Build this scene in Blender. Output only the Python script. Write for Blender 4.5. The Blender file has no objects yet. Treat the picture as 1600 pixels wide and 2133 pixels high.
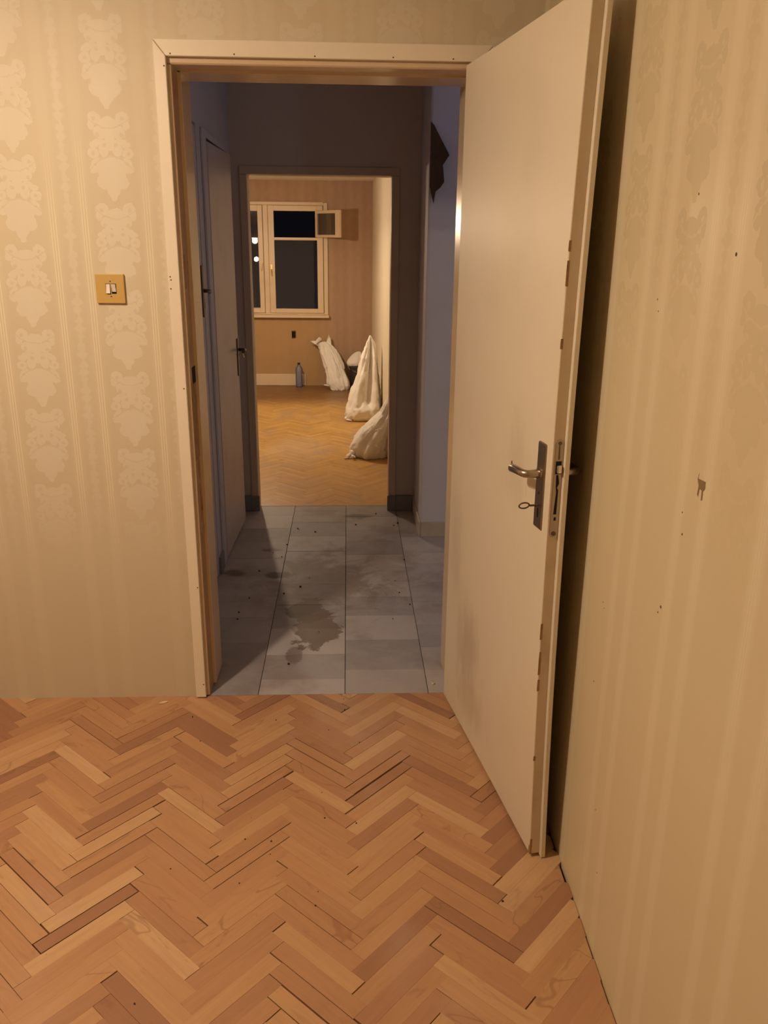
import bpy, bmesh, math, random
from mathutils import Vector, Matrix, noise as mnoise
random.seed(7)
C = bpy.context.scene.collection
SC = bpy.context.scene

# ------------------------------------------------------------------ camera
CF, CT, CY, CR, CH, CD = 1728.517, 0.3143984, 0.0449669, 0.0106121, 1.54256, 2.630477
_ct, _st, _cy, _sy = math.cos(CT), math.sin(CT), math.cos(CY), math.sin(CY)
fw = Vector((_sy * _ct, _cy * _ct, -_st)); rt = Vector((_cy, -_sy, 0)); up = rt.cross(fw)
_cr, _sr = math.cos(CR), math.sin(CR)
rt, up = rt * _cr + up * _sr, up * _cr - rt * _sr
cam_d = bpy.data.cameras.new('camera'); cam = bpy.data.objects.new('camera', cam_d); C.objects.link(cam)
cam_d.sensor_fit = 'VERTICAL'; cam_d.sensor_height = 24.0; cam_d.lens = 24.0 * CF / 2133.0
cam_d.clip_start = 0.02; cam_d.clip_end = 200
M3 = Matrix((rt, up, -fw)).transposed()
cam.matrix_world = Matrix.Translation((0, -CD, CH)) @ M3.to_4x4()
SC.camera = cam
CAMP = Vector((0, -CD, CH))

# ------------------------------------------------------------------ world, exposure, lamps (the rooms' own bulbs and the added fill discs are built in pendant())
w = bpy.data.worlds.new('night'); SC.world = w; w.use_nodes = True
w.node_tree.nodes['Background'].inputs[0].default_value = (0.16, 0.15, 0.20, 1)
w.node_tree.nodes['Background'].inputs[1].default_value = 0.02
SC.view_settings.view_transform = 'Standard'
try: SC.view_settings.look = 'None'
except Exception: pass
SC.view_settings.gamma = 1.0; SC.view_settings.use_curve_mapping = False
SC.view_settings.exposure = 0.0
LAMP_FRONT = Vector((-1.14, -1.28, 2.23)); FRONT_BULB, FRONT_DOWN, FRONT_COL = 29.0, 35.0, (1.0, 0.745, 0.51)
LAMP_FAR = Vector((-0.95, 4.6, 1.72)); FAR_BULB, FAR_DOWN, FAR_COL = 34.0, 36.0, (1.0, 0.75, 0.50)
LAMP_HALL = Vector((1.5, 0.85, 2.25)); HALL_BULB, HALL_COL = 3.4, (0.80, 0.84, 1.0)      # cool lamp round the hall's corner

# ------------------------------------------------------------------ node helpers
class V:
    def __init__(s, nt, sock): s.nt, s.s = nt, sock
    def _m(s, op, *a, clamp=False):
        n = s.nt.nodes.new('ShaderNodeMath'); n.operation = op; n.use_clamp = clamp
        for i, x in enumerate((s,) + a):
            if isinstance(x, V): s.nt.links.new(x.s, n.inputs[i])
            else: n.inputs[i].default_value = x
        return V(s.nt, n.outputs[0])
    def __add__(s, o): return s._m('ADD', o)
    def __radd__(s, o): return s._m('ADD', o)
    def __sub__(s, o): return s._m('SUBTRACT', o)
    def __rsub__(s, o): return s._m('MULTIPLY', -1.0)._m('ADD', o)
    def __mul__(s, o): return s._m('MULTIPLY', o)
    def __rmul__(s, o): return s._m('MULTIPLY', o)
    def __truediv__(s, o): return s._m('DIVIDE', o)
    def mod(s, o): return s._m('FLOORED_MODULO', o)
    def abs(s): return s._m('ABSOLUTE')
    def sin(s): return s._m('SINE')
    def sqrt(s): return s._m('SQRT')
    def min(s, o): return s._m('MINIMUM', o)
    def max(s, o): return s._m('MAXIMUM', o)
    def clamp(s): return s._m('ADD', 0.0, clamp=True)
    def step(s, a, b):                       # smooth 0..1 from a to b (a may exceed b)
        n = s.nt.nodes.new('ShaderNodeMapRange'); n.interpolation_type = 'SMOOTHSTEP'
        lo, hi, f, t = (a, b, 0.0, 1.0) if a < b else (b, a, 1.0, 0.0)
        s.nt.links.new(s.s, n.inputs[0])
        n.inputs[1].default_value = lo; n.inputs[2].default_value = hi; n.inputs[3].default_value = f; n.inputs[4].default_value = t
        return V(s.nt, n.outputs[0])

class Mat:
    def __init__(s, name, rough=0.5, spec=0.5, metal=0.0):
        s.m = bpy.data.materials.new(name); s.m.use_nodes = True; s.nt = s.m.node_tree
        s.b = s.nt.nodes['Principled BSDF']
        s.b.inputs['Roughness'].default_value = rough; s.b.inputs['Metallic'].default_value = metal
        s.b.inputs['Specular IOR Level'].default_value = spec
        s.x = None
    def pos(s, kind='Position'):
        if kind == 'Position': n = s.nt.nodes.new('ShaderNodeNewGeometry'); o = n.outputs['Position']
        else: n = s.nt.nodes.new('ShaderNodeTexCoord'); o = n.outputs[kind]
        sp = s.nt.nodes.new('ShaderNodeSeparateXYZ'); s.nt.links.new(o, sp.inputs[0])
        return [V(s.nt, sp.outputs[i]) for i in range(3)]
    def uv(s, name):
        n = s.nt.nodes.new('ShaderNodeUVMap'); n.uv_map = name
        sp = s.nt.nodes.new('ShaderNodeSeparateXYZ'); s.nt.links.new(n.outputs[0], sp.inputs[0])
        return V(s.nt, sp.outputs[0]), V(s.nt, sp.outputs[1])
    def vec(s, x, y, z=0.0):
        n = s.nt.nodes.new('ShaderNodeCombineXYZ')
        for i, q in enumerate((x, y, z)):
            if isinstance(q, V): s.nt.links.new(q.s, n.inputs[i])
            else: n.inputs[i].default_value = q
        return n.outputs[0]
    def noise(s, vec, scale, detail=3.0, rough=0.5, dist=0.0):
        n = s.nt.nodes.new('ShaderNodeTexNoise'); s.nt.links.new(vec, n.inputs['Vector'])
        n.inputs['Scale'].default_value = scale; n.inputs['Detail'].default_value = detail
        n.inputs['Roughness'].default_value = rough; n.inputs['Distortion'].default_value = dist
        return V(s.nt, n.outputs[0])
    def voro(s, vec, scale):
        n = s.nt.nodes.new('ShaderNodeTexVoronoi'); s.nt.links.new(vec, n.inputs['Vector']); n.inputs['Scale'].default_value = scale
        return V(s.nt, n.outputs['Distance'])
    def mix(s, f, a, b, mode='MIX'):
        n = s.nt.nodes.new('ShaderNodeMix'); n.data_type = 'RGBA'; n.blend_type = mode
        for i, q in ((0, f), (6, a), (7, b)):
            if isinstance(q, V): s.nt.links.new(q.s, n.inputs[i])
            elif hasattr(q, 'links'): s.nt.links.new(q, n.inputs[i])
            elif isinstance(q, (int, float)): n.inputs[i].default_value = q
            else: n.inputs[i].default_value = (*q, 1)
        return n.outputs[2]
    def ramp(s, f, stops):
        n = s.nt.nodes.new('ShaderNodeValToRGB'); s.nt.links.new(f.s, n.inputs[0]); e = n.color_ramp.elements
        while len(e) < len(stops): e.new(0.5)
        for q, (p, c) in zip(e, stops): q.position = p; q.color = (*c, 1)
        return n.outputs[0]
    def col(s, c):
        if hasattr(c, 'links'): s.nt.links.new(c, s.b.inputs['Base Color'])
        else: s.b.inputs['Base Color'].default_value = (*c, 1)
        return s
    def rough(s, v): s.nt.links.new(v.s, s.b.inputs['Roughness']); return s
    def bump(s, h, strength=0.3, dist=0.01):
        n = s.nt.nodes.new('ShaderNodeBump'); n.inputs['Strength'].default_value = strength; n.inputs['Distance'].default_value = dist
        s.nt.links.new(h.s, n.inputs['Height']); s.nt.links.new(n.outputs[0], s.b.inputs['Normal']); return s

def geo_vec(m):
    n = m.nt.nodes.new('ShaderNodeNewGeometry'); return n.outputs['Position']

def painted(name, c, rough=0.42, dirt=0.12, dirt_c=(0.25, 0.16, 0.09), spec=0.5, scale=3.0, bump=0.05):
    m = Mat(name, rough, spec); p = geo_vec(m)
    a = m.noise(p, scale, 5, 0.6); b = m.noise(p, scale * 9, 3, 0.6)
    f = (a.step(0.45, 0.8) * dirt + b.step(0.62, 0.8) * (dirt * 0.5)).clamp()
    m.col(m.mix(f, c, dirt_c)); m.bump(b, bump, 0.004)
    return m.m

def plain(name, c, rough=0.5, metal=0.0, spec=0.5, var=0.08):
    m = Mat(name, rough, spec, metal); p = geo_vec(m); a = m.noise(p, 25, 3)
    m.col(m.mix(a, tuple(x * (1 - var) for x in c), tuple(min(1, x * (1 + var)) for x in c)))
    return m.m

# ------------------------------------------------------------------ materials
def wallpaper(name, axis, u0, base, motif_c, line_c, k_motif, k_line, k_band, motif_v, sheen_fade, r_ground=0.5, r_motif=0.42):
    """damask bands (half drop), narrow floral bands and triple pin stripes; the print dims to imitate sheen where fade says (z0, z1 motif; z0, z1 lines; z0, z1 top)"""
    m = Mat(name, 0.5, 0.4); P3 = m.pos(); u = P3[axis]; z = P3[2]
    gv = geo_vec(m); PER = 0.277
    wv = m.noise(gv, 46, 3, 0.7) - 0.5; wv2 = m.noise(gv, 53, 3, 0.7) - 0.5
    age = m.noise(gv, 1.6, 4, 0.6); fine = m.noise(gv, 90, 3, 0.7)
    uu = (u - u0).mod(PER)                            # 0 at a stripe; damask centre .092, stripe .184, floral centre .23
    row = ((u - u0 - uu) / PER)
    vv = (z + row * 0.1285 - motif_v).mod(0.246) + wv * 0.016
    du = (uu - 0.092 + wv2 * 0.004).abs() + wv2 * 0.013
    shapes = [(0.040, 0.222, 0.019, 0.018), (0.050, 0.205, 0.010, 0.014), (0.0, 0.206, 0.030, 0.020), (0.024, 0.186, 0.022, 0.018), (0.0, 0.165, 0.014, 0.03),
              (0.046, 0.152, 0.013, 0.009), (0.030, 0.160, 0.018, 0.009), (0.050, 0.130, 0.016, 0.014), (0.020, 0.138, 0.014, 0.018),
              (0.030, 0.098, 0.030, 0.022), (0.0, 0.080, 0.040, 0.042), (0.051, 0.086, 0.013, 0.012), (0.024, 0.052, 0.022, 0.02), (0.0, 0.034, 0.020, 0.026), (0.0, 0.010, 0.009, 0.012)]
    d = None
    for cx, cz, rx, rz in shapes:
        a = (du - cx) / rx; b = (vv - cz) / rz
        q = a * a + b * b
        d = q if d is None else d.min(q)
    cut = None                                        # scroll eyes and the gaps between the tiers of leaves
    for cx, cz, r in ((0.041, 0.221, 0.0055), (0.050, 0.130, 0.005), (0.016, 0.152, 0.006), (0.034, 0.178, 0.006), (0.030, 0.118, 0.0055), (0.047, 0.100, 0.004)):
        a = du - cx; b = vv - cz; q = (a * a + b * b).sqrt().step(r + 0.002, r - 0.002); cut = q if cut is None else cut.max(q)
    arc = (vv - 0.120 + du * du * 9.0).abs().step(0.0035, 0.0012).max((vv - 0.196 - du * du * 8.0).abs().step(0.003, 0.001))
    vein = ((vv * 5.0 + du * 3.2) * 150.0).sin().abs().step(0.30, 0.05) * du.step(0.006, 0.012)
    motif = d.step(1.10, 0.88) * (1.0 - cut * 0.75) * (1.0 - arc * 0.6) * (1.0 - vein * 0.35)
    fl = ((uu - 0.2305 + wv * 0.03).abs() - (((z * 70.0).sin() * 0.5 + (z * 163.0).sin() * 0.5).abs() * 0.013 + 0.004)).step(0.004, -0.004)
    motif = motif.max(fl * 0.6)
    zz = z + (age - 0.5) * 0.7  # print strength varies with height: the paper's sheen put into the colour
    motif = motif * zz.step(sheen_fade[0], sheen_fade[1]) * (zz.step(2.1, 1.55) * 0.45 + 0.55)
    ln = None; bd = None
    for c in (0.0, 0.184, PER):
        s_ = (uu - c).abs()
        one = (s_ - 0.0).step(0.0018, 0.0006).max((s_ - 0.0075).abs().step(0.0018, 0.0006))
        ln = one if ln is None else ln.max(one)
        b_ = s_.step(0.026, 0.010); bd = b_ if bd is None else bd.max(b_)
    ln = ln * zz.step(sheen_fade[2], sheen_fade[3]) * zz.step(sheen_fade[5], sheen_fade[4])
    c0 = m.mix(age.step(0.35, 0.75) * 0.25, base, tuple(x * y for x, y in zip(base, (0.92, 0.86, 0.76))))
    c0 = m.mix(bd * k_band, c0, line_c)
    c0 = m.mix(motif * k_motif, c0, motif_c)
    c0 = m.mix(ln * k_line, c0, line_c)
    stain = m.noise(gv, 4.5, 5, 0.65).step(0.66, 0.85)
    c0 = m.mix(stain * 0.25, c0, (0.33, 0.23, 0.13))
    m.col(c0)
    m.rough(r_ground + motif * (r_motif - r_ground) - ln * 0.08)
    m.bump(motif * 0.5 + ln * 0.8 + fine * 0.25 + bd * 0.2, 0.22, 0.0018)
    return m.m

MAT = {}
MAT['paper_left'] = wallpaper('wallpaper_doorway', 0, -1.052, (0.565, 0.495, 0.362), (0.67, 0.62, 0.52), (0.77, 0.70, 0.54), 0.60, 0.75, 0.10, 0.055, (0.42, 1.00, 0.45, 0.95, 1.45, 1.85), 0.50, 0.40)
MAT['paper_right'] = wallpaper('wallpaper_side', 1, -1.326, (0.625, 0.54, 0.36), (0.47, 0.395, 0.25), (0.745, 0.665, 0.49), 0.55, 0.40, 0.34, 0.131, (1.05, 1.80, 0.55, 1.1, 1.5, 1.9), 0.42, 0.6)  # darker motif and lighter bands: grazing sheen painted into this print
MAT['cream'] = painted('cream_gloss_paint', (0.74, 0.67, 0.55), 0.36, 0.14, (0.36, 0.26, 0.16))
MAT['frame_paint'] = painted('frame_shaded_gloss_paint', (0.62, 0.49, 0.34), 0.26, 0.2, (0.34, 0.22, 0.12), bump=0.02)  # browner than the architrave: the lining's shade is put into the colour
MAT['cream_door'] = painted('cream_door_paint', (0.72, 0.65, 0.52), 0.40, 0.20, (0.42, 0.32, 0.21), scale=2.2)
def m_door():
    m = Mat('cream_door_paint', 0.40, 0.5); gv = geo_vec(m); x, y, z = m.pos()
    a = m.noise(gv, 2.2, 5, 0.6); b = m.noise(gv, 20, 4, 0.65); s2 = m.noise(m.vec(y * 16.0, x * 16.0, z * 5.0), 1.0, 5, 0.7)
    c = m.mix((a.step(0.45, 0.8) * 0.2 + b.step(0.62, 0.8) * 0.08).clamp(), (0.72, 0.65, 0.52), (0.42, 0.32, 0.21))
    for cy, cz, ry, rz, k in ((-0.26, 0.33, 0.14, 0.20, 0.42), (-0.10, 0.62, 0.10, 0.25, 0.2), (-0.30, 0.15, 0.2, 0.12, 0.3), (-0.62, 1.02, 0.10, 0.16, 0.18)):
        q = ((y - cy) / ry); r = ((z - cz) / rz); d = (q * q + r * r).sqrt() + (s2 - 0.5) * 1.4
        c = m.mix(d.step(1.0, 0.2) * k, c, (0.33, 0.24, 0.17))
    m.col(c); m.bump(b, 0.05, 0.004); return m.m
MAT['cream_door'] = m_door()
MAT['door_edge'] = painted('door_edge_paint', (0.60, 0.50, 0.36), 0.45, 0.4, (0.34, 0.23, 0.13), scale=9)
MAT['raw_wood'] = painted('splintered_raw_wood', (0.34, 0.20, 0.09), 0.8, 0.7, (0.10, 0.055, 0.025), scale=22, bump=0.6)
MAT['ceiling'] = plain('ceiling_whitewash', (0.74, 0.70, 0.62), 0.85)
MAT['ceiling_far'] = plain('far_ceiling_whitewash', (0.88, 0.84, 0.78), 0.75)
MAT['hall_blue'] = painted('hall_bluegrey_paint', (0.56, 0.55, 0.63), 0.6, 0.25, (0.28, 0.25, 0.25))
MAT['hall_beige'] = painted('hall_faded_paper', (0.56, 0.49, 0.45), 0.7, 0.2, (0.36, 0.29, 0.25))
MAT['hall_pier'] = painted('hall_pier_paper', (0.58, 0.58, 0.68), 0.65, 0.2, (0.35, 0.3, 0.28))
MAT['hall_door'] = painted('hall_door_paint', (0.60, 0.52, 0.50), 0.38, 0.3, (0.3, 0.22, 0.18), scale=5)
MAT['hall_frame'] = painted('hall_frame_paint', (0.56, 0.47, 0.38), 0.45, 0.25, (0.22, 0.16, 0.11))
MAT['far_cream'] = painted('far_side_wall_paper', (0.72, 0.66, 0.53), 0.6, 0.12, (0.5, 0.4, 0.25))
MAT['window_paint'] = painted('window_frame_paint', (0.78, 0.64, 0.46), 0.4, 0.25, (0.35, 0.25, 0.16))
MAT['skirt_tile'] = painted('grey_skirting_tile', (0.20, 0.20, 0.21), 0.5, 0.4, (0.10, 0.09, 0.085), scale=8)
MAT['skirt_cream'] = painted('cream_skirting', (0.50, 0.45, 0.39), 0.5, 0.3, (0.24, 0.18, 0.13), scale=8)
MAT['dark_gap'] = plain('dark_subfloor', (0.035, 0.02, 0.012), 0.9)
MAT['black'] = plain('black_void', (0.006, 0.005, 0.005), 0.9)
MAT['metal'] = plain('worn_nickel', (0.42, 0.36, 0.30), 0.30, 1.0)
MAT['metal_dark'] = plain('tarnished_metal', (0.16, 0.12, 0.09), 0.42, 1.0)
MAT['chrome'] = plain('chrome', (0.75, 0.73, 0.70), 0.16, 1.0)
MAT['brass'] = plain('brass_key', (0.80, 0.62, 0.25), 0.25, 1.0)
MAT['switch_plate'] = plain('golden_switch_plate', (0.50, 0.33, 0.095), 0.42, 0.0, 0.5, 0.03)
MAT['rocker'] = plain('pale_rocker', (0.72, 0.66, 0.60), 0.18, 0.0, 0.7, 0.02)
MAT['cord'] = plain('cord_white', (0.6, 0.55, 0.45), 0.6)
MAT['bucket'] = plain('dark_grey_plastic', (0.045, 0.042, 0.042), 0.5)
MAT['cap'] = plain('bottle_cap', (0.02, 0.018, 0.016), 0.45)
MAT['nail'] = plain('rusty_nail', (0.06, 0.04, 0.03), 0.6)
MAT['chip'] = plain('pale_wood_chip', (0.75, 0.62, 0.42), 0.7)
MAT['dirt'] = plain('dark_crumb', (0.03, 0.02, 0.013), 0.8)
MAT['facade'] = plain('night_ground', (0.02, 0.02, 0.022), 0.9)

def m_far_paper():
    m = Mat('far_window_wall_paper', 0.7, 0.3); P3 = m.pos(); gv = geo_vec(m)
    s = ((P3[0] * 62.0).sin() * 0.5 + (P3[0] * 23.0).sin() * 0.5)
    n = m.noise(gv, 2.2, 5, 0.6); b = m.noise(m.vec(P3[0] * 30.0, P3[2] * 14.0, 0.0), 1.0, 3)
    c = m.mix((s * 0.25 + 0.3 + (b - 0.5) * 0.7).clamp(), (0.43, 0.29, 0.195), (0.52, 0.37, 0.265))
    low = P3[2].step(0.80, 0.70) * P3[0].step(-0.05, -0.45)                  # patch of yellower paper under the window
    c = m.mix(low * 0.75, c, (0.50, 0.33, 0.15))
    c = m.mix(n.step(0.55, 0.8) * 0.3, c, (0.38, 0.26, 0.17)); m.col(c); return m.m
MAT['far_paper'] = m_far_paper()

def m_parquet(name, cols, rough, dirt):
    m = Mat(name, rough, 0.45); u, v = m.uv('grain'); r1, r2 = m.uv('shade')
    base = m.ramp(r1, cols)
    g = m.noise(m.vec(u * 5.0, v * 70.0, r2 * 9.0), 1.0, 4, 0.65, 0.6)
    g2 = m.noise(m.vec(u * 7.0, v * 22.0, r1 * 7.0), 1.0, 3, 0.6, 1.2)
    c = m.mix((g - 0.35) * 0.75, base, m.mix(0.72, base, (0.18, 0.075, 0.03)))
    c = m.mix(g2.step(0.57, 0.74) * 0.55 * r2, c, (0.20, 0.085, 0.035))
    vein = (m.noise(m.vec(u * 3.0, v * 9.0, r2 * 31.0), 1.0, 2, 0.5, 0.8) - 0.5).abs().step(0.012, 0.002) * r2.step(0.80, 0.88)
    c = m.mix(vein * 0.4, c, (0.20, 0.085, 0.04))
    gv = geo_vec(m); st = m.noise(gv, 2.6, 5, 0.62)
    c = m.mix(st.step(0.52, 0.78) * dirt, c, (0.26, 0.15, 0.10))
    c = m.mix(m.noise(gv, 1.7, 4, 0.6).step(0.50, 0.70) * dirt * 0.9, c, (0.50, 0.36, 0.27)); c = m.mix(m.noise(gv, 120, 2, 0.5).step(0.74, 0.80) * 0.55, c, (0.10, 0.05, 0.03))
    m.col(c); m.rough(g * 0.12 + (rough - 0.06) + st * 0.12); m.bump(g, 0.10, 0.002); return m.m
MAT['parquet'] = m_parquet('beech_parquet', [(0.0, (0.33, 0.165, 0.092)), (0.25, (0.43, 0.228, 0.120)), (0.62, (0.485, 0.272, 0.138)), (0.85, (0.53, 0.315, 0.160)), (1.0, (0.57, 0.36, 0.195))], 0.46, 0.32)
def m_far_floor():
    m = Mat('varnished_far_parquet', 0.42, 0.4); u, v = m.uv('grain'); r1, r2 = m.uv('shade'); P3 = m.pos(); gv = geo_vec(m)
    c = m.ramp(r1, [(0.0, (0.52, 0.30, 0.085)), (0.5, (0.59, 0.355, 0.105)), (1.0, (0.66, 0.42, 0.14))])
    g = m.noise(m.vec(u * 5.0, v * 60.0, r2 * 9.0), 1.0, 4, 0.6); c = m.mix((g - 0.4) * 0.6, c, (0.24, 0.12, 0.04))
    w_ = m.noise(m.vec(P3[0] * 2.6, P3[1] * 1.9, 0.0), 1.0, 5, 0.65, 0.6)
    c = m.mix(w_.step(0.48, 0.66) * 0.6, c, (0.42, 0.29, 0.19)); c = m.mix(w_.step(0.46, 0.30) * 0.5, c, (0.66, 0.42, 0.13)); w3 = m.noise(m.vec(P3[0] * 7.0, P3[1] * 4.0, 0.0), 1.0, 5, 0.7, 1.0); c = m.mix(w3.step(0.55, 0.72) * 0.35, c, (0.25, 0.13, 0.05))
    dust = ((((P3[0] + 0.40) / 0.30) * ((P3[0] + 0.40) / 0.30) + ((P3[1] - 3.75) / 0.5) * ((P3[1] - 3.75) / 0.5)).sqrt() + (w3 - 0.5) * 1.2).step(1.1, 0.4); c = m.mix(dust * 0.38, c, (0.60, 0.47, 0.36))                # dust and worn varnish
    dark_strip = (P3[1] + (m.noise(gv, 2.0, 3) - 0.5) * 0.25).step(5.35, 6.0)         # darker strip of floor by the window wall
    c = m.mix(dark_strip * 0.8, c, (0.17, 0.08, 0.035))
    near = (P3[1] + (w_ - 0.5) * 0.6).step(3.5, 2.7); c = m.mix(near * 0.25, c, (0.52, 0.31, 0.17))
    m.col(c); m.rough(w_ * 0.3 + 0.28); m.bump(g, 0.08, 0.002); return m.m
MAT['far_floor'] = m_far_floor()

def m_tile():
    m = Mat('worn_grey_stone_tile', 0.55, 0.4); r1, r2 = m.uv('shade'); P3 = m.pos(); gv = geo_vec(m); x, y, z = P3
    c = m.ramp(r1, [(0.0, (0.27, 0.262, 0.285)), (0.5, (0.355, 0.34, 0.365)), (1.0, (0.46, 0.44, 0.46))])
    n1 = m.noise(gv, 9, 6, 0.65, 0.4); n2 = m.noise(gv, 3.2, 5, 0.62); n3 = m.noise(gv, 16, 5, 0.7); n4 = m.noise(gv, 5.5, 6, 0.68, 0.8)
    c = m.mix(n1.step(0.35, 0.75) * 0.30, c, (0.52, 0.48, 0.46))
    def blot(c, cx, cy, rx, ry, colr, k, edge=0.25, amp=0.9):
        a = (x - cx) / rx; b = (y - cy) / ry; d = (a * a + b * b).sqrt() + (n4 - 0.5) * amp * 2.2 + (n3 - 0.5) * amp * 0.5
        return m.mix(d.step(1.0, 1.0 - edge) * k, c, colr)
    brown = (0.13, 0.085, 0.055)
    c = m.mix(n2.step(0.46, 0.68) * 0.50, c, (0.19, 0.145, 0.12)); c = m.mix(n3.step(0.60, 0.75) * 0.25, c, (0.16, 0.12, 0.10))
    c = blot(c, -0.11, 1.05, 0.34, 0.45, (0.16, 0.11, 0.085), 0.6, 0.7, 1.3)
    c = blot(c, 0.16, 1.25, 0.20, 0.55, (0.20, 0.15, 0.11), 0.45, 0.8, 1.2)
    c = blot(c, -0.175, 0.70, 0.085, 0.14, (0.105, 0.068, 0.045), 0.88, 0.12, 1.2); c = blot(c, -0.14, 0.52, 0.10, 0.16, (0.125, 0.08, 0.055), 0.85, 0.14, 1.2); c = blot(c, -0.26, 0.52, 0.05, 0.05, (0.50, 0.47, 0.45), 0.5, 0.3, 1.0)
    c = blot(c, -0.215, 0.30, 0.035, 0.07, (0.13, 0.085, 0.065), 0.6, 0.3, 0.9)
    c = blot(c, -0.34, 1.12, 0.11, 0.06, (0.05, 0.035, 0.03), 0.85, 0.5, 0.9)
    c = blot(c, -0.55, 1.15, 0.08, 0.06, (0.05, 0.035, 0.03), 0.7, 0.5, 1.0)
    c = blot(c, 0.06, 2.03, 0.12, 0.06, (0.06, 0.045, 0.035), 0.6, 0.6, 1.0)
    c = blot(c, -0.40, 1.47, 0.07, 0.035, (0.07, 0.05, 0.045), 0.6, 0.5, 1.0)
    m.col(c); m.rough(n1 * 0.25 + 0.42); m.bump(n3, 0.12, 0.002); return m.m
MAT['tile'] = m_tile()

def m_sack():
    m = Mat('white_woven_sack', 0.5, 0.4); gv = geo_vec(m)
    n = m.noise(gv, 14, 5, 0.6); r = (m.noise(gv, 11, 4, 0.6, 1.0) - 0.5).abs()
    m.col(m.mix(n.step(0.55, 0.8) * 0.25, (0.87, 0.85, 0.81), (0.70, 0.63, 0.53)))
    m.bump(r.step(0.10, 0.0) * 0.25 + n, 0.16, 0.01)
    m.b.inputs['Subsurface Weight'].default_value = 0.0
    return m.m
MAT['sack'] = m_sack()

def m_glass(name, tint, refl, dust, dust_c):
    m = bpy.data.materials.new(name); m.use_nodes = True; nt = m.node_tree
    for n in list(nt.nodes): nt.nodes.remove(n)
    o = nt.nodes.new('ShaderNodeOutputMaterial'); mx = nt.nodes.new('ShaderNodeMixShader'); md = nt.nodes.new('ShaderNodeMixShader')
    t = nt.nodes.new('ShaderNodeBsdfTransparent'); t.inputs[0].default_value = (*tint, 1)
    d = nt.nodes.new('ShaderNodeBsdfDiffuse'); d.inputs[0].default_value = (*dust_c, 1)
    tr = nt.nodes.new('ShaderNodeBsdfTranslucent'); tr.inputs[0].default_value = (*dust_c, 1); ad = nt.nodes.new('ShaderNodeMixShader')
    nt.links.new(d.outputs[0], ad.inputs[1]); nt.links.new(tr.outputs[0], ad.inputs[2])
    g = nt.nodes.new('ShaderNodeBsdfGlossy'); g.inputs['Roughness'].default_value = refl
    fr = nt.nodes.new('ShaderNodeFresnel'); fr.inputs[0].default_value = 1.6
    md.inputs[0].default_value = dust
    nt.links.new(t.outputs[0], md.inputs[1]); nt.links.new(ad.outputs[0], md.inputs[2])
    nt.links.new(fr.outputs[0], mx.inputs[0]); nt.links.new(md.outputs[0], mx.inputs[1]); nt.links.new(g.outputs[0], mx.inputs[2])
    nt.links.new(mx.outputs[0], o.inputs[0]); return m
MAT['glass'] = m_glass('dust_reflection_window_glass', (0.86, 0.88, 0.9), 0.012, 0.075, (0.22, 0.28, 0.46))  # bluish film: dust and the room's reflection put into one colour
MAT['vent_glass'] = m_glass('dust_reflection_vent_glass', (0.8, 0.78, 0.74), 0.05, 0.45, (0.42, 0.34, 0.26))  # brown film holds both grime and a painted reflection
MAT['pet'] = m_glass('blue_tinted_plastic', (0.85, 0.90, 1.0), 0.10, 0.42, (0.55, 0.68, 1.0))

def m_emit(name, c, k):
    m = bpy.data.materials.new(name); m.use_nodes = True; b = m.node_tree.nodes['Principled BSDF']
    b.inputs['Base Color'].default_value = (0.9, 0.85, 0.75, 1)
    b.inputs['Emission Color'].default_value = (*c, 1); b.inputs['Emission Strength'].default_value = k
    return m

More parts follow.
